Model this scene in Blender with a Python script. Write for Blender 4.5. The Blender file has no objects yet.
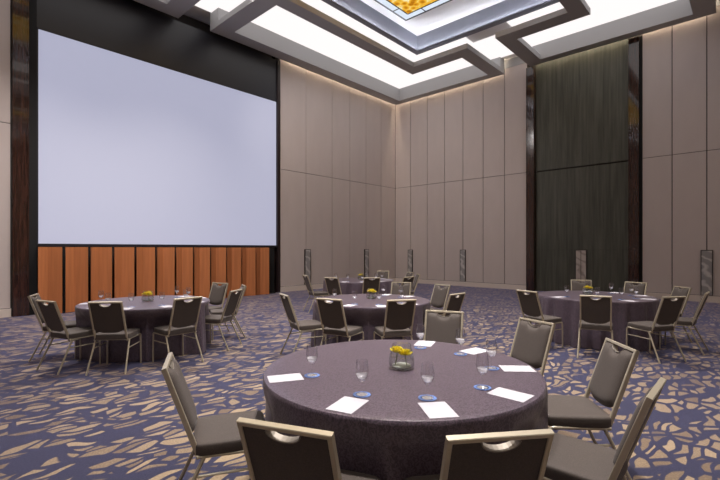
import bpy, bmesh, math, random
from mathutils import Vector, Matrix
random.seed(7)
S = bpy.context.scene
COL = S.collection
PI = math.pi
R = math.radians

# ------------------------------------------------------------------ materials
def new_mat(name):
    m = bpy.data.materials.new(name); m.use_nodes = True
    nt = m.node_tree; nt.nodes.clear()
    out = nt.nodes.new('ShaderNodeOutputMaterial')
    return m, nt, out

def principled(name, col, rough=.6, metal=0., spec=.5, sheen=0., noise=None, bump=None, coat=0., dark=.75):
    """noise=(scale, stretch xyz, amount) varies the colour; bump=(scale, strength)"""
    m, nt, out = new_mat(name)
    b = nt.nodes.new('ShaderNodeBsdfPrincipled')
    b.inputs['Base Color'].default_value = (*col, 1)
    b.inputs['Roughness'].default_value = rough
    b.inputs['Metallic'].default_value = metal
    b.inputs['Specular IOR Level'].default_value = spec
    b.inputs['Sheen Weight'].default_value = sheen
    b.inputs['Coat Weight'].default_value = coat
    nt.links.new(b.outputs[0], out.inputs[0])
    tc = nt.nodes.new('ShaderNodeTexCoord')
    if noise:
        mp = nt.nodes.new('ShaderNodeMapping'); mp.inputs['Scale'].default_value = noise[1]
        n = nt.nodes.new('ShaderNodeTexNoise'); n.inputs['Scale'].default_value = noise[0]; n.inputs['Detail'].default_value = 4
        r = nt.nodes.new('ShaderNodeValToRGB')
        r.color_ramp.elements[0].position = .3; r.color_ramp.elements[1].position = .7
        a = noise[2]
        r.color_ramp.elements[0].color = (*[c * (1 - a) for c in col], 1)
        r.color_ramp.elements[1].color = (*[min(1, c * (1 + a)) for c in col], 1)
        nt.links.new(tc.outputs['Object'], mp.inputs[0]); nt.links.new(mp.outputs[0], n.inputs['Vector'])
        nt.links.new(n.outputs['Fac'], r.inputs[0]); nt.links.new(r.outputs[0], b.inputs['Base Color'])
    if bump:
        n2 = nt.nodes.new('ShaderNodeTexNoise'); n2.inputs['Scale'].default_value = bump[0]
        bp = nt.nodes.new('ShaderNodeBump'); bp.inputs['Strength'].default_value = bump[1]; bp.inputs['Distance'].default_value = .003
        nt.links.new(tc.outputs['Object'], n2.inputs['Vector'])
        nt.links.new(n2.outputs['Fac'], bp.inputs['Height']); nt.links.new(bp.outputs[0], b.inputs['Normal'])
    return m

def emitter(name, col, strength):
    m, nt, out = new_mat(name)
    e = nt.nodes.new('ShaderNodeEmission'); e.inputs[0].default_value = (*col, 1); e.inputs[1].default_value = strength
    nt.links.new(e.outputs[0], out.inputs[0])
    return m

def glass_mat(name, tint=(1, 1, 1), ior=1.45, boost=1.0):
    m, nt, out = new_mat(name)
    t = nt.nodes.new('ShaderNodeBsdfTransparent'); t.inputs[0].default_value = (*tint, 1)
    g = nt.nodes.new('ShaderNodeBsdfGlossy'); g.inputs['Roughness'].default_value = .03
    f = nt.nodes.new('ShaderNodeLayerWeight'); f.inputs[0].default_value = .5
    pw = nt.nodes.new('ShaderNodeMath'); pw.operation = 'POWER'; pw.inputs[1].default_value = 3.0
    ma = nt.nodes.new('ShaderNodeMath'); ma.operation = 'MULTIPLY'; ma.inputs[1].default_value = .8 * boost
    mu = nt.nodes.new('ShaderNodeMath'); mu.operation = 'ADD'; mu.inputs[1].default_value = .05 * boost; mu.use_clamp = True
    nt.links.new(f.outputs['Facing'], pw.inputs[0]); nt.links.new(pw.outputs[0], ma.inputs[0]); nt.links.new(ma.outputs[0], mu.inputs[0])
    mx = nt.nodes.new('ShaderNodeMixShader')
    nt.links.new(mu.outputs[0], mx.inputs[0])
    nt.links.new(t.outputs[0], mx.inputs[1]); nt.links.new(g.outputs[0], mx.inputs[2])
    nt.links.new(mx.outputs[0], out.inputs[0])
    return m

M = {}
M['panel'] = principled('wall_fabric', (.57, .50, .48), .75, noise=(3, (1, 1, .3), .025), spec=.25)
M['groove'] = principled('groove_dark', (.04, .033, .03), .8)
M['base'] = principled('baseboard_paint', (.70, .62, .57), .5)
M['cladding'] = principled('dark_cladding', (.076, .077, .062), .5, noise=(2.2, (7, 7, .35), .35), spec=.35)
M['rosewood'] = principled('rosewood', (.040, .017, .012), .12, noise=(5, (6, 6, .4), .6), coat=.6)
M['black'] = principled('black_lacquer', (.020, .021, .028), .34, spec=.5)
M['blackmatt'] = principled('black_matt', (.004, .004, .005), .8)
M['darkstrip'] = principled('dark_brown_strip', (.022, .012, .012), .4)
M['orange'] = principled('orange_wood', (.47, .17, .065), .45, noise=(3, (5, 5, .25), .12), spec=.3)
M['plaster'] = principled('ceiling_plaster', (.46, .455, .46), .85)
M['tray'] = principled('tray_cool_lit_plaster', (.27, .28, .33), .8)  # plaster tinted blue-grey for the cool light falling on the tray
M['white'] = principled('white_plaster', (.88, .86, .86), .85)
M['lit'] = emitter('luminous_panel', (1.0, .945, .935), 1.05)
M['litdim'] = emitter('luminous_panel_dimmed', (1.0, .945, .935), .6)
M['strip'] = emitter('warm_strip', (1.0, .84, .62), 30.0)
M['frame'] = principled('champagne_metal', (.57, .51, .385), .35, metal=.5)
M['handle'] = principled('handle_metal', (.30, .27, .23), .55, metal=.6)
M['uphol'] = principled('taupe_upholstery', (.078, .062, .053), .74, sheen=.08, noise=(160, (1, 1, 1), .18), bump=(400, .25))
M['cloth_leg'] = principled('table_steel', (.25, .25, .26), .4, metal=.8)
M['plywood'] = principled('table_plywood', (.35, .25, .16), .6)
M['paper'] = principled('white_paper', (.60, .59, .64), .7)
M['coaster_blue'] = principled('coaster_blue', (.13, .22, .50), .6)
M['coaster_white'] = principled('coaster_white', (.80, .80, .85), .6)
M['glass'] = glass_mat('clear_glass', (.985, .985, .99), 1.5, 1.2)
def glint_mat(name, col, op):
    m, nt, out = new_mat(name)
    t = nt.nodes.new('ShaderNodeBsdfTransparent'); d = nt.nodes.new('ShaderNodeBsdfPrincipled'); d.inputs['Base Color'].default_value = (*col, 1); d.inputs['Roughness'].default_value = .1
    mx = nt.nodes.new('ShaderNodeMixShader'); mx.inputs[0].default_value = op
    nt.links.new(t.outputs[0], mx.inputs[1]); nt.links.new(d.outputs[0], mx.inputs[2]); nt.links.new(mx.outputs[0], out.inputs[0])
    return m
M['bowl_glint'] = glint_mat('painted_bowl_glint', (.9, .9, .93), .38)  # milky white painted in for the bright reflection low in the bowl
M['vase'] = glass_mat('vase_glass', (.965, .975, .97), 1.5, 1.1)
M['water'] = glass_mat('vase_water', (.975, .985, .98), 1.33, .8)
M['yellow'] = principled('petal_yellow', (1.0, .76, .035), .6, noise=(60, (1, 1, 1), .2))
M['stem'] = principled('stem_green', (.16, .22, .05), .6)
M['pebble'] = principled('vase_base_white', (.62, .64, .58), .5)
M['blackframe'] = principled('light_frame', (.02, .022, .035), .4)
M['mountain'] = principled('pull_edge', (.06, .055, .05), .3, metal=.5)

def mat_cloth():
    m, nt, out = new_mat('brown_damask_cloth')
    b = nt.nodes.new('ShaderNodeBsdfPrincipled'); b.inputs['Roughness'].default_value = .32
    b.inputs['Specular IOR Level'].default_value = .7
    b.inputs['Sheen Weight'].default_value = .05
    tc = nt.nodes.new('ShaderNodeTexCoord')
    n = nt.nodes.new('ShaderNodeTexNoise'); n.inputs['Scale'].default_value = 9; n.inputs['Detail'].default_value = 1
    w = nt.nodes.new('ShaderNodeTexWave'); w.inputs['Scale'].default_value = 13; w.inputs['Distortion'].default_value = 14
    w.inputs['Detail'].default_value = 3; w.inputs['Detail Scale'].default_value = 3
    r = nt.nodes.new('ShaderNodeValToRGB')
    r.color_ramp.elements[0].color = (.060, .045, .060, 1); r.color_ramp.elements[1].color = (.142, .106, .142, 1)
    bp = nt.nodes.new('ShaderNodeBump'); bp.inputs['Strength'].default_value = .25; bp.inputs['Distance'].default_value = .002
    L = nt.links.new
    L(tc.outputs['Object'], w.inputs['Vector']); L(w.outputs['Fac'], r.inputs[0]); L(r.outputs[0], b.inputs['Base Color'])
    L(w.outputs['Fac'], bp.inputs['Height']); L(bp.outputs[0], b.inputs['Normal']); L(b.outputs[0], out.inputs[0])
    return m
M['cloth'] = mat_cloth()

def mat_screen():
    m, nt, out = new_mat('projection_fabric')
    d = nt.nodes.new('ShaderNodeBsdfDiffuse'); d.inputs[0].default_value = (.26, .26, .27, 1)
    e = nt.nodes.new('ShaderNodeEmission'); e.inputs[0].default_value = (.70, .73, 1.0, 1); e.inputs[1].default_value = .50  # lavender emission stands in for projector light on the fabric
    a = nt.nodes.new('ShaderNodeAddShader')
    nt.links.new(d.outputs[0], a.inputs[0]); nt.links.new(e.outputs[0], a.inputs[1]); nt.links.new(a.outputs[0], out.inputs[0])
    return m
M['screen'] = mat_screen()

def mat_carpet():
    m, nt, out = new_mat('leaf_pattern_carpet')
    L = nt.links.new; N = nt.nodes.new
    def math_(op, a, b_=None, clamp=False):
        n = N('ShaderNodeMath'); n.operation = op; n.use_clamp = clamp
        for i, v in enumerate((a, b_)):
            if v is None: continue
            if isinstance(v, (int, float)): n.inputs[i].default_value = v
            else: L(v, n.inputs[i])
        return n.outputs[0]
    def step(v, lo, hi):
        n = N('ShaderNodeMapRange'); n.interpolation_type = 'SMOOTHSTEP'
        n.inputs['From Min'].default_value = lo; n.inputs['From Max'].default_value = hi
        L(v, n.inputs['Value']); return n.outputs[0]
    b = N('ShaderNodeBsdfPrincipled'); b.inputs['Roughness'].default_value = .85; b.inputs['Specular IOR Level'].default_value = .2
    b.inputs['Sheen Weight'].default_value = .6
    b.inputs['Sheen Tint'].default_value = (.52, .54, 1, 1)  # blue tint stands in for the screen's light at grazing angles
    tc = N('ShaderNodeTexCoord')
    # bend the leaves a little
    wn = N('ShaderNodeTexNoise'); wn.noise_dimensions = '2D'; wn.inputs['Scale'].default_value = 2.6; wn.inputs['Detail'].default_value = 1
    L(tc.outputs['Object'], wn.inputs['Vector'])
    sub = N('ShaderNodeVectorMath'); sub.operation = 'SUBTRACT'; sub.inputs[1].default_value = (.5, .5, .5); L(wn.outputs['Color'], sub.inputs[0])
    sc = N('ShaderNodeVectorMath'); sc.operation = 'SCALE'; sc.inputs['Scale'].default_value = .20; L(sub.outputs[0], sc.inputs[0])
    add = N('ShaderNodeVectorMath'); add.operation = 'ADD'; L(tc.outputs['Object'], add.inputs[0]); L(sc.outputs[0], add.inputs[1])
    mp = N('ShaderNodeMapping'); mp.inputs['Rotation'].default_value = (0, 0, R(-4)); mp.inputs['Scale'].default_value = (10.2, 4.0, 1)
    L(add.outputs[0], mp.inputs[0])
    v = N('ShaderNodeTexVoronoi'); v.voronoi_dimensions = '2D'; v.feature = 'DISTANCE_TO_EDGE'; v.inputs['Scale'].default_value = 1
    v.inputs['Randomness'].default_value = .95
    L(mp.outputs[0], v.inputs['Vector'])
    vc = N('ShaderNodeTexVoronoi'); vc.voronoi_dimensions = '2D'; vc.feature = 'F1'; vc.inputs['Scale'].default_value = 1
    vc.inputs['Randomness'].default_value = .95
    L(mp.outputs[0], vc.inputs['Vector'])
    sep = N('ShaderNodeSeparateColor'); L(vc.outputs['Color'], sep.inputs[0])
    # border width differs from leaf to leaf, a fifth of the cells stay navy
    wid = math_('MULTIPLY', sep.outputs[0], .13)
    edge = math_('SUBTRACT', v.outputs['Distance'], wid)
    leaf = step(edge, .075, .115)
    keep = step(sep.outputs[1], .14, .15)
    fac = math_('MULTIPLY', leaf, keep)
    # long curved navy strokes crossing the leaves
    mp2 = N('ShaderNodeMapping'); mp2.inputs['Rotation'].default_value = (0, 0, R(38)); L(add.outputs[0], mp2.inputs[0])
    wv = N('ShaderNodeTexWave'); wv.wave_type = 'BANDS'; wv.inputs['Scale'].default_value = .75; wv.inputs['Distortion'].default_value = 5.0
    wv.inputs['Detail'].default_value = 1; wv.inputs['Detail Scale'].default_value = 1.3
    L(mp2.outputs[0], wv.inputs['Vector'])
    stroke = step(wv.outputs['Fac'], .03, .10)
    fac = math_('MULTIPLY', fac, stroke)
    # fibre speckle
    fn = N('ShaderNodeTexNoise'); fn.inputs['Scale'].default_value = 75; fn.inputs['Detail'].default_value = 2; L(tc.outputs['Object'], fn.inputs['Vector'])
    tan = N('ShaderNodeValToRGB')
    tan.color_ramp.elements[0].position = .3; tan.color_ramp.elements[0].color = (.155, .105, .045, 1)
    tan.color_ramp.elements[1].position = .75; tan.color_ramp.elements[1].color = (.40, .30, .165, 1)
    tv = math_('ADD', math_('MULTIPLY', fn.outputs['Fac'], .6), math_('MULTIPLY', sep.outputs[2], .4)); L(tv, tan.inputs[0])
    navy = N('ShaderNodeValToRGB')
    navy.color_ramp.elements[0].position = .3; navy.color_ramp.elements[0].color = (.011, .011, .022, 1)
    navy.color_ramp.elements[1].position = .7; navy.color_ramp.elements[1].color = (.030, .030, .055, 1)
    L(fn.outputs['Fac'], navy.inputs[0])
    mix = N('ShaderNodeMix'); mix.data_type = 'RGBA'
    L(fac, mix.inputs['Factor']); L(navy.outputs[0], mix.inputs['A']); L(tan.outputs[0], mix.inputs['B'])
    L(mix.outputs['Result'], b.inputs['Base Color'])
    L(b.outputs[0], out.inputs[0])
    return m
M['carpet'] = mat_carpet()

def mat_pull(name, c0, c1):
    m, nt, out = new_mat(name)
    L = nt.links.new; N = nt.nodes.new
    b = N('ShaderNodeBsdfPrincipled'); b.inputs['Roughness'].default_value = .35; b.inputs['Metallic'].default_value = .1
    tc = N('ShaderNodeTexCoord')
    w = N('ShaderNodeTexWave'); w.inputs['Scale'].default_value = 1.6; w.inputs['Distortion'].default_value = 11; w.inputs['Detail'].default_value = 3
    w.bands_direction = 'DIAGONAL'
    r = N('ShaderNodeValToRGB')
    r.color_ramp.elements[0].color = (*c0, 1); r.color_ramp.elements[0].position = .55
    r.color_ramp.elements[1].color = (*c1, 1); r.color_ramp.elements[1].position = .98
    L(tc.outputs['Object'], w.inputs['Vector']); L(w.outputs['Fac'], r.inputs[0]); L(r.outputs[0], b.inputs['Base Color']); L(b.outputs[0], out.inputs[0])
    return m
M['pull_grey'] = mat_pull('etched_grey', (.34, .33, .33), (.60, .58, .57))
M['pull_pale'] = mat_pull('etched_pale', (.52, .46, .42), (.34, .29, .26))

def mat_amber():
    m, nt, out = new_mat('amber_glass')
    L = nt.links.new; N = nt.nodes.new
    e = N('ShaderNodeEmission'); e.inputs[1].default_value = .92
    tc = N('ShaderNodeTexCoord')
    v = N('ShaderNodeTexVoronoi'); v.inputs['Scale'].default_value = 5
    n = N('ShaderNodeTexNoise'); n.inputs['Scale'].default_value = 2.4; n.inputs['Detail'].default_value = 3
    a = N('ShaderNodeMath'); a.operation = 'ADD'
    r = N('ShaderNodeValToRGB')
    es = r.color_ramp.elements
    es[0].position = .55; es[0].color = (.55, .20, .01, 1)
    es[1].position = 1.15 if False else 1.0; es[1].color = (1.0, .86, .50, 1)
    k = es.new(.72); k.color = (.88, .40, .02, 1)
    k = es.new(.86); k.color = (1.0, .62, .08, 1)
    L(tc.outputs['Object'], v.inputs['Vector']); L(tc.outputs['Object'], n.inputs['Vector'])
    L(v.outputs['Distance'], a.inputs[0]); L(n.outputs['Fac'], a.inputs[1]); sc_ = N('ShaderNodeMath'); sc_.operation = 'MULTIPLY'; sc_.inputs[1].default_value = .78; L(a.outputs[0], sc_.inputs[0]); L(sc_.outputs[0], r.inputs[0]); L(r.outputs[0], e.inputs[0]); L(e.outputs[0], out.inputs[0])
    return m
M['amber'] = mat_amber()
M['fill_glow'] = emitter('tray_fill_glow', (.93, .94, 1.0), 3.0)  # added glow above the stained glass, brightens the tray
M['coolstrip'] = emitter('cool_strip', (.92, .94, 1.0), 32.0)
M['pane'] = emitter('pale_blue_glass', (.80, .88, 1.0), .95)

# ------------------------------------------------------------------ mesh helpers
def link(name, me, mats, parent=None, smooth=False):
    if isinstance(me, bmesh.types.BMesh):
        bm = me; me = bpy.data.meshes.new(name); bmesh.ops.recalc_face_normals(bm, faces=bm.faces[:]); bm.to_mesh(me); bm.free()
    for mm in (mats if isinstance(mats, (list, tuple)) else [mats]): me.materials.append(mm)
    if smooth:
        for p in me.polygons: p.use_smooth = True
        me.set_sharp_from_angle(angle=R(38))
    o = bpy.data.objects.new(name, me); COL.objects.link(o)
    if parent: o.parent = parent
    return o

def box(bm, x0, x1, y0, y1, z0, z1, mi=0):
    vs = [bm.verts.new((x, y, z)) for z in (z0, z1) for y in (y0, y1) for x in (x0, x1)]
    for f in ((0, 2, 3, 1), (4, 5, 7, 6), (0, 1, 5, 4), (2, 6, 7, 3), (0, 4, 6, 2), (1, 3, 7, 5)):
        fc = bm.faces.new([vs[i] for i in f]); fc.material_index = mi

def bx(*boxes):
    bm = bmesh.new()
    for b in boxes: box(bm, *b)
    return bm

def sweep(bm, pts, sec, nrm):
    """mitred sweep of a closed section (list of (a,b)) along a planar path; a runs along nrm"""
    pts = [Vector(p) for p in pts]; nrm = Vector(nrm).normalized(); rings = []
    for i, p in enumerate(pts):
        d0 = (p - pts[i-1]).normalized() if i else None
        d1 = (pts[i+1] - p).normalized() if i < len(pts) - 1 else None
        t = (d0 or d1) if (d0 is None or d1 is None) else (d0 + d1).normalized()
        bi = t.cross(nrm).normalized(); na = bi.cross(t).normalized()
        k = 1.0 if (d0 is None or d1 is None) else 1.0 / max(.3, t.dot(d0))
        rings.append([bm.verts.new(p + na * a + bi * (b * k)) for a, b in sec])
    n = len(sec)
    for i in range(len(rings) - 1):
        for j in range(n):
            bm.faces.new((rings[i][j], rings[i][(j+1) % n], rings[i+1][(j+1) % n], rings[i+1][j]))
    bm.faces.new(rings[0]); bm.faces.new(rings[-1][::-1])

def circ(r, n=10): return [(r * math.cos(2*PI*i/n), r * math.sin(2*PI*i/n)) for i in range(n)]
def rect(w, h, c=.003):
    w /= 2; h /= 2
    return [(w-c, h), (-w+c, h), (-w, h-c), (-w, -h+c), (-w+c, -h), (w-c, -h), (w, -h+c), (w, h-c)]

def lathe(bm, prof, seg=24, cap0=True, cap1=True, f=None):
    rings = []
    for r, z in prof:
        rings.append([bm.verts.new((f(r, 2*PI*i/seg, z) if f else (r*math.cos(2*PI*i/seg), r*math.sin(2*PI*i/seg), z))) for i in range(seg)])
    for a, b in zip(rings, rings[1:]):
        for i in range(seg):
            bm.faces.new((a[i], a[(i+1) % seg], b[(i+1) % seg], b[i]))
    if cap0: bm.faces.new(rings[0][::-1])
    if cap1: bm.faces.new(rings[-1])
    return rings

def tag(o, label, cat, group=None):
    o['label'] = label; o['category'] = cat
    if group: o['group'] = group
    return o
def struct(o): o['kind'] = 'structure'; return o
def empty(name, loc=(0, 0, 0), rz=0):
    o = bpy.data.objects.new(name, None); COL.objects.link(o); o.location = loc; o.rotation_euler = (0, 0, rz)
    o.empty_display_size = .1
    return o
def copy_tree(o, parent=None):
    c = o.copy(); COL.objects.link(c)
    if parent: c.parent = parent
    for ch in [x for x in list(o.children)]: copy_tree(ch, c)
    return c

# ------------------------------------------------------------------ room shell
RX, RY, ZC = 24.8, -20.0, 8.35          # far right wall, front wall, soffit level
SPLIT, BASE = 4.45, .19
struct(link('floor', bx((-.6, RX + .2, RY - .2, .4, -.1, 0)), M['carpet']))

def panel_wall_x(bm, x, joints, face):      # panels lying on a wall of constant X
    for a, b in zip(joints, joints[1:]):
        for z0, z1 in ((BASE + .012, SPLIT - .009), (SPLIT + .009, ZC + .25)):
            box(bm, *sorted((x, x + face * .03)), a + .012, b - .012, z0, z1, 0)
def panel_wall_y(bm, y, joints, face):
    for a, b in zip(joints, joints[1:]):
        for z0, z1 in ((BASE + .012, SPLIT - .009), (SPLIT + .009, ZC + .25)):
            box(bm, a + .012, b - .012, *sorted((y, y + face * .03)), z0, z1, 0)

ZT = 8.93                                    # level of the upper ceiling
OP0, OP1 = -13.86, -6.76                     # opening of the screen bay on the left wall
bm = bmesh.new()
box(bm, -.25, -.03, OP1, .2, 0, ZT, 1)
box(bm, -.25, -.03, RY, OP0, 0, ZT, 1)
box(bm, -.65, -.6, OP0 - .1, OP1 + .1, 0, ZT, 1)
panel_wall_x(bm, -.03, [-6.74, -5.52, -4.15, -3.11, -2.09, -1.06, -.004], 1)
panel_wall_x(bm, -.03, [RY, -19.1, -17.9, -16.7, -15.5, -14.34], 1)
box(bm, -.03, 0, OP1 + .02, -.0, ZC + .26, ZT, 2); box(bm, -.03, 0, RY, OP0 - .5, ZC + .26, ZT, 2)
struct(link('wall_left', bm, [M['panel'], M['groove'], M['plaster']]))

CA, CB, CC_, CD = 6.28, 6.56, 9.59, 9.88     # pilasters and dark panel on the back wall
bm = bmesh.new()
box(bm, -.25, CA, .03, .25, 0, ZT, 1); box(bm, CD, RX, .03, .25, 0, ZT, 1)
box(bm, CA, CD, .16, .25, 0, ZT, 1)
panel_wall_y(bm, .03, [.0, .89, 1.81, 2.70, 3.59, 4.50, 5.40, 6.28], -1)
panel_wall_y(bm, .03, [9.955, 10.73, 11.56] + [11.56 + .87 * i for i in range(1, 16)], -1)
box(bm, 0, CA, 0, .03, ZC + .26, ZT, 2); box(bm, CD, RX, 0, .03, ZC + .26, ZT, 2)
struct(link('wall_back', bm, [M['panel'], M['groove'], M['plaster']]))
bm = bmesh.new()
box(bm, RX, RX + .2, RY, 0, 0, ZT, 1); panel_wall_x(bm, RX, [RY + 1.0 * i for i in range(21)], -1)
struct(link('wall_right', bm, [M['panel'], M['groove']]))
bm = bmesh.new()
box(bm, -.25, RX + .2, RY - .2, RY, 0, ZT, 1); panel_wall_y(bm, RY, [.0 + 1.0 * i for i in range(25)], 1)
struct(link('wall_front', bm, [M['panel'], M['groove']]))

def baseboard(name, *b): struct(link(name, bx(*b), M['base']))
baseboard('baseboard_left', (0, .03, OP1 + .02, 0, 0, BASE), (0, .03, RY, -14.34, 0, BASE))
baseboard('baseboard_back', (.03, CA - .005, -.03, 0, 0, BASE), (9.955, RX, -.03, 0, 0, BASE))
baseboard('baseboard_right', (RX - .06, RX - .03, RY + .06, -.03, 0, BASE))
baseboard('baseboard_front', (.03, RX - .06, RY + .03, RY + .06, 0, BASE))

# dark cladding between the pilasters: boards in three tiers with thin seams
bm = bmesh.new()
xs = [CB + .01 + i * (CC_ - CB - .02) / 8 for i in range(9)]
for a, b in zip(xs, xs[1:]):
    for z0, z1 in ((0, 1.53), (1.536, SPLIT - .03), (SPLIT + .015, ZC + .2)):
        box(bm, a + .0015, b - .0015, .10, .16, z0, z1)
struct(link('trim_1', bm, M['cladding']))
def pilaster_y(name, x0, x1):
    bm = bx((x0 + .02, x1 - .02, -.07, .10, 0, ZC), (x0, x0 + .02, -.09, .10, 0, ZC), (x1 - .02, x1, -.09, .10, 0, ZC))
    struct(link(name, bm, M['rosewood']))
pilaster_y('trim_2', CA, CB); pilaster_y('trim_3', CC_, CD)
struct(link('trim_4', bx((CD, 9.95, -.01, .03, 0, ZC)), M['blackmatt']))
# pilaster and black lining of the screen bay
struct(link('trim_5', bx((0, .05, -14.29, -14.04, 0, ZC), (0, .065, -14.32, -14.29, 0, ZC), (0, .065, -14.04, -14.015, 0, ZC)), M['rosewood']))
struct(link('trim_6', bx((-.6, .02, -14.013, OP0, 0, ZC), (-.6, -.45, OP0, OP1, 0, ZC)), M['blackmatt']))
struct(link('trim_7', bx((-.6, .03, -6.86, -6.745, 0, ZC), (-.6, -.12, -7.05, -6.86, 0, ZC)), M['darkstrip']))
struct(link('trim_8', bx((-.10, -.03, OP0, -6.86, 6.86, ZC)), M['black']))
struct(link('trim_9', bx((-.45, .18, OP0 + .005, -7.06, 0, .03), (.06, .09, OP0 + .005, -7.06, 0, 1.60)), M['blackmatt']))

# projection screen
scr = empty('projection_screen', (-.02, -10.35, 1.62))
tag(scr, 'huge blank white projection screen on the left wall under a black header', 'screen')
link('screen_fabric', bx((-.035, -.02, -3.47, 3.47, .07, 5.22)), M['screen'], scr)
link('bottom_bar', bx((-.05, .04, -3.50, 3.50, 0, .07)), M['black'], scr)
b = link('border', bx((-.04, -.018, -3.50, -3.47, .07, 5.24), (-.04, -.018, 3.47, 3.50, .07, 5.24), (-.04, -.018, -3.5, 3.5, 5.22, 5.24)), M['black'], scr)

# folding wood partition below the screen: twelve creased panels
part = empty('folding_partition', (.30, -10.4, .008))
tag(part, 'orange wood folding partition of upright creased panels below the screen', 'partition')
import bisect
EDG = [(36, 61.7), (63.7, 88), (90, 112.7), (114.7, 134.6), (137, 155.6), (157, 174.8), (176.5, 193.5), (195, 210.8), (212.3, 227.5), (228.8, 242.5), (243.8, 256), (257.3, 269.6)]
Y0, Y1 = -13.92, -7.40
n = 12; pw = (Y1 - Y0) / n
for i in range(n):
    a = Y0 + i * pw + .042; b_ = Y0 + (i + 1) * pw - .042; mid = a + (b_ - a) * .42
    bm = bmesh.new()
    top = 1.60
    for (ya, xa, yb, xb) in ((a, -.03, mid, -.11), (mid, -.11, b_, .03)):
        vs = [bm.verts.new(p) for p in ((xa, ya, 0), (xb, yb, 0), (xb, yb, top), (xa, ya, top), (xa - .05, ya, 0), (xb - .05, yb, 0), (xb - .05, yb, top), (xa - .05, ya, top))]
        for f in ((0, 1, 2, 3), (5, 4, 7, 6), (4, 0, 3, 7), (1, 5, 6, 2), (3, 2, 6, 7), (4, 5, 1, 0)): bm.faces.new([vs[k] for k in f])
    bmesh.ops.translate(bm, verts=bm.verts, vec=(0, 10.4, 0))
    link('panel', bm, M['orange'], part)

# ------------------------------------------------------------------ ceiling
TX0, TX1, TY0, TY1 = 3.27, 8.63, -17.15, -2.85      # tray of one ceiling bay
bm = bmesh.new()
OFF = (0.0, 12.9)
cuts = [-.6] + [v for o in OFF for v in (TX0 + o, TX1 + o)] + [RX + .2]
for i in range(0, len(cuts), 2): box(bm, cuts[i], cuts[i+1], RY - .2, .3, ZT, ZT + .1)
for o in OFF:
    box(bm, TX0 + o, TX1 + o, TY1, .3, ZT, ZT + .1); box(bm, TX0 + o, TX1 + o, RY - .2, TY0, ZT, ZT + .1)
    box(bm, TX0 + o - .2, TX1 + o + .2, TY0 - .2, TY1 + .2, 9.56, 9.66)
struct(link('ceiling', bm, M['white']))

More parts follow.
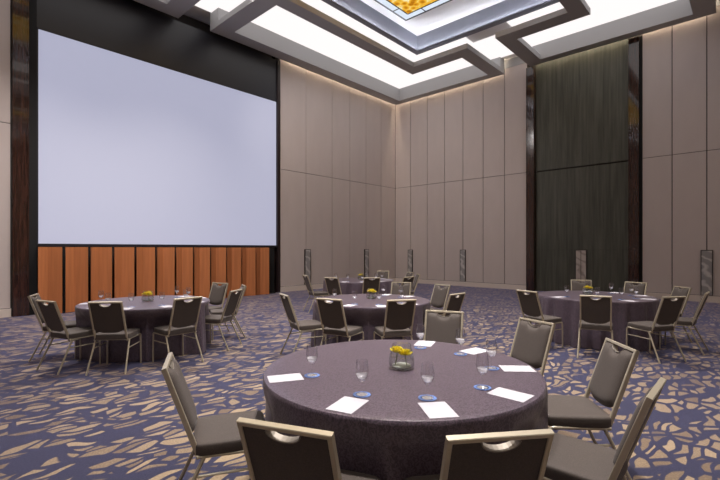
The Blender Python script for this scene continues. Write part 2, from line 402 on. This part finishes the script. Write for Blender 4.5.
tn = 10
for k, o in enumerate(OFF):
    # tray sides, with a narrow lip that hides a light strip
    A0, A1, B0, B1 = o + TX0, o + TX1, TY0, TY1
    lipw = .13
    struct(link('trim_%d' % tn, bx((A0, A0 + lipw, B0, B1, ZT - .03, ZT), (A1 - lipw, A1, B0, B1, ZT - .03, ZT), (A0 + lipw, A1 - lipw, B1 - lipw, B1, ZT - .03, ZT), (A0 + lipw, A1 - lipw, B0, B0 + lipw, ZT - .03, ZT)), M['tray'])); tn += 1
    st = link('light_strip', bx((A0 + .045, A0 + .08, B0 + .1, B1 - .1, ZT, ZT + .012), (A1 - .08, A1 - .045, B0 + .1, B1 - .1, ZT, ZT + .012), (A0 + .14, A1 - .14, B1 - .08, B1 - .045, ZT, ZT + .012), (A0 + .14, A1 - .14, B0 + .045, B0 + .08, ZT, ZT + .012)), M['coolstrip'])
    tag(st, 'cool light strip hidden on the lip around the ceiling tray' if k == 0 else 'cool light strip around the second ceiling tray, out of frame', 'light strip')
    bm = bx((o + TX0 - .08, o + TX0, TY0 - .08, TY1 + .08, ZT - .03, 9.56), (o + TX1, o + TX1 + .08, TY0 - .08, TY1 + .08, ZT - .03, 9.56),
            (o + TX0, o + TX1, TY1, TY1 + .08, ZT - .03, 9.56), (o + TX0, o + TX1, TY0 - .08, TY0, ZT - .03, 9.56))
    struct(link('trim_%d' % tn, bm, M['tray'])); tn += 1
    for qx in (0, 1):
        for qy in (0, 1):
            def q(x0, x1, y0, y1, z0, z1):
                xs_ = [o + v if not qx else o + 11.9 - v for v in (x0, x1)]
                ys_ = [v if not qy else -20 - v for v in (y0, y1)]
                return (min(xs_), max(xs_), min(ys_), max(ys_), z0, z1)
            zl = 8.52
            slot = .12
            bm = bx(q(slot, .62, -9.5, -slot, ZC, ZT), q(.62, 5.45, -.50, -slot, ZC, ZT),
                    q(.62, 3.25, -9.5, -8.95, ZC, zl), q(2.8, 3.25, -8.95, -2.5, ZC, zl),
                    q(3.25, 5.45, -3.05, -2.5, ZC, zl), q(4.95, 5.45, -2.5, -.50, ZC, zl))
            struct(link('trim_%d' % tn, bm, M['plaster'])); tn += 1
            # luminous L panel above the beams
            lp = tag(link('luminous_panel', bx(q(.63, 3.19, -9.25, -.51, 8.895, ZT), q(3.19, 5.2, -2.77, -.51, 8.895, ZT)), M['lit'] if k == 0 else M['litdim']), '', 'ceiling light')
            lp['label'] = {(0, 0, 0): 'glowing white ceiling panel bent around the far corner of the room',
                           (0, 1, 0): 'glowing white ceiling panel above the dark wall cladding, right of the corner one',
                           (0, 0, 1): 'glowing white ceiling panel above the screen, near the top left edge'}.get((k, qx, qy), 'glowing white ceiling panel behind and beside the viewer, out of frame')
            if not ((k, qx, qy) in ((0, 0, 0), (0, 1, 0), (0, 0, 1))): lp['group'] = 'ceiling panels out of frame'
            if k == 0:
                # warm strip in the slot beside the wall
                if (qx == 0 and k == 0):
                    st = tag(link('light_strip', bx(q(0, .07, -6.7 if not qy else -5.6, -.2, 8.70, 8.73)), M['strip']), '', 'light strip')
                    st['label'] = 'warm light strip in the ceiling slot above the left wall panels' if not qy else 'warm light strip in the slot above the left wall behind the viewer'
                if not qy:
                    st = tag(link('light_strip', bx(q(.2, 5.3, -.07, 0, 8.70, 8.73)), M['strip']), '', 'light strip')
                    st['label'] = {(0, 0): 'warm light strip in the ceiling slot along the back wall left of the cladding',
                                   (0, 1): 'warm light strip in the ceiling slot above the dark cladding'}.get((k, qx), 'warm light strip in the back wall slot beyond the right edge')
    # short luminous panels in the gaps between the beams
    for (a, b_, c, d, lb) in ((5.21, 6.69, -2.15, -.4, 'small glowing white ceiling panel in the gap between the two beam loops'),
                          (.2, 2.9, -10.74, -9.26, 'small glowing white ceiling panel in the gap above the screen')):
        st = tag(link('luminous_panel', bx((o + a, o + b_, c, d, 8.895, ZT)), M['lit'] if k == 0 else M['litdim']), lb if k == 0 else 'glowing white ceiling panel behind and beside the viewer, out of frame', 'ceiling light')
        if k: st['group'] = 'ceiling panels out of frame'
    # stained glass ceiling light
    x0, x1, y0, y1 = o + 3.77, o + 8.13, -15.76, -4.24
    cl = empty('stained_glass_ceiling_light', ((x0 + x1) / 2, (y0 + y1) / 2, 9.56))
    tag(cl, 'amber and pale blue stained glass ceiling light in the ceiling tray' if k == 0 else 'amber stained glass ceiling light in the second tray beyond the right edge', 'ceiling light')
    hx, hy = (x1 - x0) / 2, (y1 - y0) / 2
    inn = .30
    gx, gy = hx - inn, hy - inn
    zf = -.16
    fr = [(-hx, hx, -hy, -hy + .04, zf, 0), (-hx, hx, hy - .04, hy, zf, 0), (-hx, -hx + .04, -hy + .04, hy - .04, zf, 0), (hx - .04, hx, -hy + .04, hy - .04, zf, 0)]
    for s in (-1, 1):
        fr += [(-gx, gx, s * gy - .02, s * gy + .02, zf, zf + .06), (s * gx - .02, s * gx + .02, -gy, gy, zf, zf + .06)]
        for j in range(-4, 5):
            fr.append((min(s * gx, s * hx), max(s * gx, s * hx), j * 1.25 - .012, j * 1.25 + .012, zf, zf + .05))
        for j in range(-1, 2):
            fr.append((j * 1.35 - .012, j * 1.35 + .012, min(s * gy, s * hy), max(s * gy, s * hy), zf, zf + .05))
    link('frame', bx(*fr), M['blackframe'], cl)
    link('fill_glow', bx((-hx + .3, hx - .3, -hy + .3, hy - .3, zf + .065, zf + .08), (-.05, .05, -hy + .3, -hy + .4, zf + .08, 0), (-.05, .05, hy - .4, hy - .3, zf + .08, 0)), M['fill_glow'], cl)['label'] = 'soft white glow added to brighten the tray'
    link('border_pane', bx((-hx + .04, hx - .04, -hy + .04, -gy - .02, zf + .02, zf + .05), (-hx + .04, hx - .04, gy + .02, hy - .04, zf + .02, zf + .05),
                           (-hx + .04, -gx - .02, -gy, gy, zf + .02, zf + .05), (gx + .02, hx - .04, -gy, gy, zf + .02, zf + .05)), M['pane'], cl)['label'] = 'pale blue glass border'
    link('amber_pane', bx((-gx + .02, gx - .02, -gy + .02, gy - .02, zf + .01, zf + .05)), M['amber'], cl)['label'] = 'glowing amber glass centre'

# added spots out of frame under the beams, brightening walls, tables and floor
def fill_spot(x, y, z, e, label, cone=105, aim=None):
    t = empty('fill_spot', (x, y, z)); tag(t, label, 'ceiling light', 'added fill spots out of frame')
    bm = bmesh.new(); lathe(bm, [(.085, 0), (.11, 0), (.11, -.012), (.085, -.012)], 24, False, False); bm.faces.new([v for v in bm.verts][:24])
    link('ring', bm, M['white'], t)
    ld = bpy.data.lights.new('lamp', 'SPOT'); ld.energy = e; ld.color = (1.0, .93, .90); ld.spot_size = R(cone); ld.spot_blend = .9; ld.shadow_soft_size = .25
    lo = bpy.data.objects.new('lamp', ld); COL.objects.link(lo); lo.parent = t; lo.location = (0, 0, -.05)
    if aim: lo.rotation_euler = (Vector(aim) - Vector((x, y, z))).to_track_quat('-Z', 'Y').to_euler()
for x, y, cn, lb in ((8.9, -7.6, 90, 'added fill spot under the ceiling beam near the right-hand table, out of frame'), (8.9, -11.2, 78, 'added fill spot under the ceiling beam over the middle table, out of frame'),
                 (11.35, -13.6, 74, 'added fill spot under the ceiling beam over the nearest table, out of frame'), (3.02, -11.0, 105, 'added fill spot under the ceiling beam beside the screen, out of frame'),
                 (3.02, -14.2, 105, 'added fill spot under the ceiling beam at the left front, out of frame')):
    fill_spot(x, y, ZC, 2800 if x > 10 else 1900, lb, cn)
fill_spot(3.02, -10.4, ZC, 800, 'added spot aimed at the room corner, under the beam by the screen, out of frame', 84, (.9, 0.0, 1.2))

# ------------------------------------------------------------------ pull plates on the wall panels
def pull_x(y, w, label):
    t = empty('pull_plate', (0, y, BASE + .02)); tag(t, label, 'door pull', 'etched pull plates')
    link('plate', bx((.012, .05, -w / 2 + .02, w / 2 - .02, 0, 1.32)), M['pull_grey'], t)
    link('frame', bx((0, .055, -w / 2, -w / 2 + .02, 0, 1.34), (0, .055, w / 2 - .02, w / 2, 0, 1.34), (0, .055, -w / 2 + .02, w / 2 - .02, 1.32, 1.34)), M['mountain'], t)
def pull_y(x, w, label, yb=0, m='pull_grey', z0=BASE + .02):
    t = empty('pull_plate', (x, yb, z0)); tag(t, label, 'door pull', 'etched pull plates')
    h = 1.53 - z0
    link('plate', bx((-w / 2 + .02, w / 2 - .02, -.05, -.012, 0, h - .02)), M[m], t)
    link('frame', bx((-w / 2, -w / 2 + .02, -.055, 0, 0, h), (w / 2 - .02, w / 2, -.055, 0, 0, h), (-w / 2 + .02, w / 2 - .02, -.055, 0, h - .02, h)), M['mountain'], t)
    return t
pull_x(-5.47, .28, 'narrow grey etched pull plate on the left wall, nearest to the screen')
pull_x(-2.09, .26, 'narrow grey etched pull plate on the left wall, next to the room corner')
pull_y(.90, .25, 'narrow grey etched pull plate on the back wall, next to the room corner')
pull_y(3.60, .25, 'narrow grey etched pull plate on the back wall, left of the dark cladding')
pull_y(11.56, .28, 'narrow grey etched pull plate with a pale streak, right of the dark cladding')
t = pull_y(8.14, .36, 'wide pale mottled pull plate in the middle of the dark wall cladding', .10, 'pull_pale', .1)
link('seam', bx((-.008, .008, -.056, -.05, 0, 1.40)), M['mountain'], t)

# ------------------------------------------------------------------ banquet chair (faces +Y, origin on the floor)
LEAN = R(19.5)
def bk(x, s, n=0.0):      # point on the leaning back plane
    return Vector((x, -.19 - s * math.sin(LEAN) + n * math.cos(LEAN), .42 + s * math.cos(LEAN) + n * math.sin(LEAN)))
NB = (0, math.cos(LEAN), math.sin(LEAN))
def seat_bm():
    bm = bmesh.new(); rings = []
    N_ = 64
    for sc, z in ((.96, .408), (.995, .411), (1, .418), (1, .462), (.992, .471), (.965, .477), (.88, .481), (.5, .484), (.2, .485)):
        ring = []
        for i in range(N_):
            a = 2 * PI * i / N_; c, s_ = math.cos(a), math.sin(a)
            e = 2 / 9.0
            x = .218 * math.copysign(abs(c) ** e, c); y = .212 * math.copysign(abs(s_) ** e, s_)
            if y < 0: x *= 1 - .02 * (-y / .212)
            ring.append(bm.verts.new((x * sc, -0.003 + y * sc, z)))
        rings.append(ring)
    for a, b in zip(rings, rings[1:]):
        for i in range(N_): bm.faces.new((a[i], a[(i+1) % N_], b[(i+1) % N_], b[i]))
    bm.faces.new(rings[0][::-1]); bm.faces.new(rings[-1])
    return bm
def back_bm():
    bm = bmesh.new(); W_ = .178; NX, NZ = 32, 14
    F_, B_ = [], []
    for i in range(NX + 1):
        x = -W_ + 2 * W_ * i / NX; u = x / W_
        lo = .085 + .055 * abs(u) ** 3.2
        hi = .495
        if abs(x) < .072: hi -= .040 * math.sqrt(max(0, 1 - (x / .072) ** 2)) ** 1.0
        f_, b_ = [], []
        for j in range(NZ + 1):
            v = j / NZ; s = lo + (hi - lo) * v
            e = max(0, 1 - abs(u) ** 6) * max(0, 1 - abs(2 * v - 1) ** 8)
            f_.append(bm.verts.new(bk(x, s, .006 + .030 * e ** .6)))
            b_.append(bm.verts.new(bk(x, s, -.008)))
        F_.append(f_); B_.append(b_)
    for i in range(NX):
        for j in range(NZ):
            bm.faces.new((F_[i][j], F_[i+1][j], F_[i+1][j+1], F_[i][j+1]))
            bm.faces.new((B_[i][j], B_[i][j+1], B_[i+1][j+1], B_[i+1][j]))
        bm.faces.new((F_[i][0], B_[i][0], B_[i+1][0], F_[i+1][0])); bm.faces.new((F_[i][NZ], F_[i+1][NZ], B_[i+1][NZ], B_[i][NZ]))
    for j in range(NZ):
        bm.faces.new((F_[0][j], F_[0][j+1], B_[0][j+1], B_[0][j])); bm.faces.new((F_[NX][j], B_[NX][j], B_[NX][j+1], F_[NX][j+1]))
    return bm
def make_chair():
    t = empty('banquet_chair')
    link('seat', seat_bm(), M['uphol'], t, True)
    o = link('backrest', back_bm(), M['uphol'], t, True)
    bm = bmesh.new(); sweep(bm, [bk(-.188, -.03), bk(-.188, .508), bk(.188, .508), bk(.188, -.03)], rect(.028, .020), NB)
    link('back_frame', bm, M['frame'], t)
    bm = bmesh.new()
    sweep(bm, [bk(.072 * math.cos(a), .497 - .042 * math.sin(a)) for a in [PI * i / 12 for i in range(13)]], rect(.034, .005, .001), NB)
    link('handle', bm, M['handle'], t)['label'] = 'bright metal grip strip'
    for s in (-1, 1):
        bm = bmesh.new()
        pts = [(s * .213, .13, .405)] + [(s * .213, (.165 + .03 * math.sin(a)), .375 + .03 * math.cos(a)) for a in [R(x) for x in (0, 30, 60, 90)]] + [(s * .216, .197, .0)]
        sweep(bm, pts, circ(.0115), (1, 0, 0)); link('leg', bm, M['frame'], t, True)
        bm = bmesh.new(); sweep(bm, [(s * .203, -.155, .405), (s * .226, -.345, 0)], circ(.0115), (1, 0, 0)); link('leg', bm, M['frame'], t, True)
        bm = bmesh.new(); sweep(bm, [(s * .213, .196, .30), (s * .210, -.203, .30)], circ(.008, 8), (0, 0, 1)); link('stretcher', bm, M['frame'], t, True)
    bm = bmesh.new()
    for s in (-1, 1): sweep(bm, [(s * .200, -.195, .405), (s * .213, .14, .405)], circ(.0115), (0, 0, 1))
    sweep(bm, [(-.2, -.17, .405), (.2, -.17, .405)], circ(.010, 8), (0, 0, 1)); sweep(bm, [(-.213, .13, .405), (.213, .13, .405)], circ(.010, 8), (0, 0, 1))
    link('seat_frame', bm, M['frame'], t, True)
    return t

TABLES = {
 'near': (10.815, -13.792), 'screen': (5.72, -13.52), 'middle': (8.10, -10.98), 'far': (4.95, -7.90), 'right': (10.55, -7.88)}
CH = {
 'near': [(10.07, -15.05, 62), (11.32, -15.16, 113), (11.935, -14.686, 141), (12.252, -13.705, 180), (11.92, -12.76, -142), (11.13, -12.17, -112), (10.2, -12.23, -68)],
 'screen': [(5.02, -14.8, 65), (6.03, -14.85, 107), (6.7, -14.38, 140), (7.02, -13.48, -177), (6.55, -12.48, -147), (5.82, -11.88, -113), (5.03, -11.90, -74)],
 'middle': [(7.64, -12.36, 70), (8.5, -12.29, 104), (9.26, -11.73, 146), (9.4, -10.57, 177), (8.39, -9.35, -105), (7.5, -9.41, -69)],
 'far': [(4.39, -9.24, 68), (5.5, -9.4, 99), (6.18, -8.78, 144), (6.63, -7.98, 177), (6.17, -6.93, -134), (5.46, -6.3, -116), (4.46, -6.29, -73)],
 'right': [(9.98, -9.46, 70), (10.96, -9.5, 104), (11.78, -8.91, 147), (12.07, -7.88, 178), (11.68, -6.95, -139), (10.88, -6.29, -102), (9.9, -6.33, -67)]}
CL = {
 'near': ['taupe banquet chair standing alone left of the nearest table, seen side-on',
          'taupe banquet chair with its back to us at the bottom edge, left of centre',
          'taupe banquet chair with its back to us at the bottom edge, right of centre',
          'taupe banquet chair at bottom right, its back seen edge-on',
          'taupe banquet chair right of the nearest table, padded front and seat in full view',
          'taupe banquet chair behind the right rim of the nearest table, facing us',
          'taupe banquet chair at the back of the nearest table, between it and the middle table'],
 'screen': ['leftmost taupe banquet chair, mostly hidden behind the chair beside it',
            'second taupe banquet chair from the left edge, angled to its table',
            'taupe banquet chair showing its back squarely before the table by the screen',
            'taupe banquet chair with its back to us at the right front of the screen table',
            'taupe banquet chair in side view right of the screen table',
            'taupe banquet chair hidden behind the side-view chair near the screen',
            'taupe banquet chair facing us behind the table by the screen, at its far right'],
 'middle': ['taupe banquet chair in side view left of the middle table',
            'taupe banquet chair with its back to us at the left front of the middle table',
            'taupe banquet chair with its back to us at the right front of the middle table',
            'taupe banquet chair at the right of the middle table, half hidden behind a nearer chair',
            'taupe banquet chair facing us at the far right of the middle table',
            'taupe banquet chair facing us behind the middle table, between its glasses'],
 'far': ['taupe banquet chair in side view at the left end of the farthest table',
         'taupe banquet chair with its back to us at the left front of the farthest table',
         'taupe banquet chair at the front of the farthest table, above yellow flowers',
         'dark narrow banquet chair right of the farthest table, seen from behind',
         'banquet chair in thin side view at the far right of the farthest table',
         'tiny banquet chair furthest from us, below the pull plate right of the room corner',
         'small banquet chair facing us behind the farthest table, left of the room corner'],
 'right': ['taupe banquet chair at the left end of the right-hand table',
           'taupe banquet chair with its back to us squarely in front of the right-hand table',
           'taupe banquet chair with its back to us at the right front of the right-hand table',
           'taupe banquet chair in thin side view at the right edge, beyond the right-hand table',
           'taupe banquet chair facing us beyond the right-hand table, half hidden by another',
           'taupe banquet chair facing us behind the right-hand table, before the right pilaster',
           'taupe banquet chair facing us behind the right-hand table, below the wide pale pull plate']}
# ------------------------------------------------------------------ tables and cloths
TR, TH = .918, .75
TN = {'near': 'the nearest table', 'screen': 'the table by the screen', 'middle': 'the middle table', 'far': 'the farthest table', 'right': 'the right-hand table'}
def chair_pose(tk, k):
    x, y, f = CH[tk][k]; tx, ty = TABLES[tk]
    d = math.hypot(x - tx, y - ty); m_ = max(1.28, d) / d
    return tx + (x - tx) * m_, ty + (y - ty) * m_, R(f)
def cloth_mesh(seed, tk):
    seats = []
    for k in range(len(CH[tk])):
        x, y, f = chair_pose(tk, k); tx, ty = TABLES[tk]
        seats.append((x + math.cos(f) * .355 - tx, y + math.sin(f) * .355 - ty, f))
    def limit(px, py, r):       # the cloth is pushed in where a seat front meets it
        lim = r
        for sx, sy, f in seats:
            ux, uy = px / math.hypot(px, py), py / math.hypot(px, py)
            # radius at which the ray from the table centre reaches the seat front plane
            cx_, cy_ = sx + math.cos(f) * .235, sy + math.sin(f) * .235
            den = ux * math.cos(f) + uy * math.sin(f)
            if den > -.3: continue
            t_ = (cx_ * math.cos(f) + cy_ * math.sin(f)) / den
            lat = abs((ux * t_ - cx_) * -math.sin(f) + (uy * t_ - cy_) * math.cos(f))
            k_ = min(1, max(0, (.36 - lat) / .11)); k_ = k_ * k_ * (3 - 2 * k_)
            lim = min(lim, r + (min(r, t_) - r) * k_)
        return lim
    rnd = random.Random(seed); SEG = 240
    ks = [(rnd.choice((17, 19, 21, 23)), rnd.uniform(0, 6.28), 1.0), (rnd.choice((29, 31, 34)), rnd.uniform(0, 6.28), .55), (rnd.choice((7, 9)), rnd.uniform(0, 6.28), .6)]
    def wob(a): return sum(m_ * math.sin(k * a + p) for k, p, m_ in ks)
    def f(r, a, z):
        t = max(0, (TH - .02 - z) / (TH - .02))
        rr = r + (.034 * wob(a) * t ** .7 if t > 0 else 0)
        if t > 0:
            l_ = limit(math.cos(a), math.sin(a), rr); h_ = min(1, t / .30)
            rr += (l_ - rr) * h_ * h_ * (3 - 2 * h_)
        return (rr * math.cos(a), rr * math.sin(a), z)
    bm = bmesh.new()
    prof = [(.02, TH), (.3, TH), (.6, TH), (.85, TH), (TR - .016, TH), (TR - .006, TH - .003), (TR, TH - .012), (TR + .002, TH - .03)]
    for i in range(1, 15):
        t = i / 14; prof.append((TR + .002 + .034 * t, TH - .03 - (TH - .042) * t))
    lathe(bm, prof, SEG, True, False, f)
    return bm
for i, (tk, (tx, ty)) in enumerate(TABLES.items()):
    tb = empty('banquet_table', (tx, ty, 0)); tag(tb, 'round banquet table under the brown cloth of ' + TN[tk], 'table', 'round banquet tables')
    bm = bmesh.new(); lathe(bm, [(.885, .715), (.895, .72), (.895, .738), (.885, .742)], 64); link('tabletop', bm, M['plywood'], tb)
    for a in range(4):
        bm = bmesh.new(); an = PI / 4 + a * PI / 2
        sweep(bm, [(.55 * math.cos(an), .55 * math.sin(an), .715), (.6 * math.cos(an), .6 * math.sin(an), 0)], circ(.014), (-math.sin(an), math.cos(an), 0))
        link('leg', bm, M['cloth_leg'], tb)
    c = link('tablecloth', cloth_mesh(11 + i, tk), M['cloth'], None, True); c.location = (tx, ty, 0)
    tag(c, {'near': 'brown floor-length cloth on the big round table nearest to us', 'screen': 'dark floor-length cloth on the round table by the orange panels',
            'middle': 'dark floor-length cloth on the round table in the middle of the room', 'far': 'dark floor-length cloth on the small-looking table farthest away by the corner',
            'right': 'dark floor-length cloth on the round table before the dark wall cladding'}[tk], 'tablecloth', 'round brown tablecloths')

proto = make_chair(); first = True
for tk in TABLES:
    for k, lb in enumerate(CL[tk]):
        bxx, byy, f = chair_pose(tk, k)
        c = proto if first else copy_tree(proto); first = False
        d = Vector((math.cos(f), math.sin(f)))
        c.location = (bxx + d.x * .355, byy + d.y * .355, 0); c.rotation_euler = (0, 0, f - PI / 2)
        tag(c, lb, 'chair', 'taupe banquet chairs around the tables')

# ------------------------------------------------------------------ table settings
def make_goblet():
    t = empty('water_goblet')
    bm = bmesh.new(); lathe(bm, [(.034, 0), (.034, .002), (.02, .006), (.006, .010), (.0042, .018), (.0042, .062), (.007, .070)], 24)
    link('foot', bm, M['glass'], t, True)
    bm = bmesh.new()
    lathe(bm, [(.004, .068), (.016, .074), (.029, .090), (.036, .112), (.0372, .135), (.034, .165), (.0315, .190), (.0303, .190), (.0328, .165), (.0358, .135), (.0345, .113), (.0275, .094), (.015, .084), (.003, .081)], 24)
    link('bowl', bm, M['glass'], t, True)
    bm = bmesh.new(); lathe(bm, [(.003, .0812), (.0149, .0842), (.0270, .0942), (.0336, .1125), (.0300, .1085), (.0200, .0985), (.004, .0900)], 24)
    link('glint_cone', bm, M['bowl_glint'], t, True)  # translucent white cone drawn as the reflection in the lower bowl
    return t
def make_coaster():
    t = empty('coaster')
    bm = bmesh.new(); lathe(bm, [(.030, 0), (.050, 0), (.050, .003), (.030, .003)], 32, False, False)
    f = bm.verts; link('rim', bm, M['coaster_blue'], t)['label'] = 'blue ring'
    bm = bmesh.new(); lathe(bm, [(.0299, 0), (.0299, .0032)], 32); link('centre', bm, M['coaster_white'], t)['label'] = 'white middle'
    return t
gob = make_goblet(); coa = make_coaster(); used = {'g': False, 'c': False}
def put_goblet(x, y, z, label, group):
    o = gob if not used['g'] else copy_tree(gob); used['g'] = True
    o.location = (x, y, z); tag(o, label, 'glass', group)
def put_coaster(x, y, label):
    o = coa if not used['c'] else copy_tree(coa); used['c'] = True
    o.location = (x, y, TH + .0005); tag(o, label, 'coaster', 'blue and white coasters')
paper_me = None
def put_paper(x, y, rz, label, group):
    global paper_me
    if paper_me is None:
        o = link('notepad_sheet', bx((-.074, .074, -.105, .105, 0, .002)), M['paper']); paper_me = o.data
    else:
        o = bpy.data.objects.new('notepad_sheet', paper_me); COL.objects.link(o)
    o.location = (x, y, TH + .0006); o.rotation_euler = (0, 0, rz); tag(o, label, 'paper', group)

PLACES = ((-119, 'left end'), (-73, 'front left'), (-39, 'front'), (-2, 'front right'), (40, 'right end'), (79, 'back right'), (112, 'back'))
for tk, (tx, ty) in TABLES.items():
    for i, (an, pn) in enumerate(PLACES):
        if tk == 'middle' and i == 4: continue
        a = R(an); dx, dy = math.cos(a), math.sin(a)
        put_paper(tx + .785 * dx, ty + .785 * dy, a + PI / 2, 'blank white notepad sheet at the %s place of %s' % (pn, TN[tk]), 'notepad sheets on the tables')
        gx, gy = tx + .615 * dx, ty + .615 * dy
        put_coaster(gx, gy, 'blue-rimmed coaster under the glass at the %s place of %s' % (pn, TN[tk]))
        put_goblet(gx, gy, TH + .0042, 'stemmed water glass at the %s place of %s' % (pn, TN[tk]), 'water glasses on the tables')


# ------------------------------------------------------------------ flower bowls
def make_vase():
    t = empty('glass_vase')
    bm = bmesh.new()
    lathe(bm, [(.072, 0), (.083, .006), (.087, .03), (.085, .07), (.076, .115), (.066, .150), (.062, .165), (.059, .165), (.063, .149), (.073, .113), (.082, .069), (.084, .03), (.078, .012), (.01, .010)], 40)
    link('bowl', bm, M['vase'], t, True)
    bm = bmesh.new(); lathe(bm, [(.077, .0125), (.0833, .03), (.0812, .069), (.079, .080), (.02, .0802)], 40); link('water', bm, M['water'], t, True)
    return t
def flower_bm(rnd):
    bm = bmesh.new()
    for layer, (n_, rr, tilt, ln) in enumerate(((9, .010, 12, .036), (8, .008, 35, .033), (6, .005, 58, .028), (4, .002, 78, .022))):
        for i in range(n_):
            a = 2 * PI * i / n_ + layer * .37 + rnd.uniform(-.1, .1); tl = R(tilt + rnd.uniform(-6, 6))
            d = Vector((math.cos(a) * math.cos(tl), math.sin(a) * math.cos(tl), math.sin(tl))); s = Vector((-math.sin(a), math.cos(a), 0)); up = s.cross(d)
            base = Vector((math.cos(a) * rr, math.sin(a) * rr, .002 * layer))
            prof = ((0, .004), (.35, .013), (.7, .016), (1, .008))
            rows = []
            for v, w_ in prof:
                p = base + d * (ln * v) - up * (.010 * v * v)
                rows.append([bm.verts.new(p + s * w_ + up * .0025), bm.verts.new(p - up * .001), bm.verts.new(p - s * w_ + up * .0025),
                             bm.verts.new(p - up * .0025)])
            for r0, r1 in zip(rows, rows[1:]):
                for k in range(4): bm.faces.new((r0[k], r0[(k+1) % 4], r1[(k+1) % 4], r1[k]))
            bm.faces.new(rows[0]); bm.faces.new(rows[-1][::-1])
    return bm
vase = make_vase(); vfirst = True
rnd = random.Random(3)
fme = []
def make_flower():
    t = empty('yellow_flower')
    link('bloom', flower_bm(rnd), M['yellow'], t, True)
    bm = bmesh.new(); sweep(bm, [(0, 0, 0), (.004, 0, -.045), (.014, 0, -.080)], circ(.0025, 6), (0, 1, 0)); link('stem', bm, M['stem'], t, True)
    return t
flw = make_flower(); ffirst = True
BOWLS = {'near': (10.83, -13.80), 'screen': (5.71, -13.50), 'middle': (7.99, -10.86), 'far': (4.92, -7.78), 'right': (10.40, -7.74)}
FPOS = {'near': [(-.030, .006, .108, 'left and further back'), (.024, -.022, .096, 'right and in front')]}
FDEF = [(-.032, -.010, .108, 'left'), (.030, -.020, .102, 'right'), (.004, .024, .116, 'rear')]
for tk, (x, y) in BOWLS.items():
    v = vase if vfirst else copy_tree(vase); vfirst = False
    v.location = (x, y, TH + .001)
    tag(v, 'clear glass vase of yellow flowers on ' + TN[tk], 'vase', 'flower vases on the tables')
    p = link('pebble_disc', (lambda b: (lathe(b, [(.060, 0), (.066, .004), (.06, .010)], 24), b)[1])(bmesh.new()), M['pebble'], v)
    p.location = (0, 0, .0128)
    ca, sa = math.cos(R(42.7)), math.sin(R(42.7))
    for fx, fy, fz, w_ in FPOS.get(tk, FDEF):
        o = flw if ffirst else copy_tree(flw); ffirst = False
        o.location = (x + fx * ca - fy * sa, y + fx * sa + fy * ca, TH + fz); o.rotation_euler = (0, 0, rnd.uniform(0, 6.28))
        o.scale = (1.12,) * 3
        tag(o, 'yellow flower in the vase on %s, the %s bloom' % (TN[tk], w_), 'flower', 'yellow flowers in vases')

# ------------------------------------------------------------------ camera, world, view
cd = bpy.data.cameras.new('camera'); cam = bpy.data.objects.new('camera', cd); COL.objects.link(cam)
cd.sensor_fit = 'HORIZONTAL'; cd.sensor_width = 36.0; cd.lens = 428.0 / 720 * 36; cd.shift_y = 9.0 / 720
cd.clip_start = .05; cd.clip_end = 100
cam.location = (12.598, -16.133, 1.56); cam.rotation_euler = (PI / 2, 0, R(42.7))
S.camera = cam
w = bpy.data.worlds.new('world'); S.world = w; w.use_nodes = True
w.node_tree.nodes['Background'].inputs[0].default_value = (.5, .5, .55, 1); w.node_tree.nodes['Background'].inputs[1].default_value = .0
S.view_settings.view_transform = 'Standard'; S.view_settings.look = 'None'; S.view_settings.exposure = 0; S.view_settings.gamma = 1
S.view_settings.use_curve_mapping = False
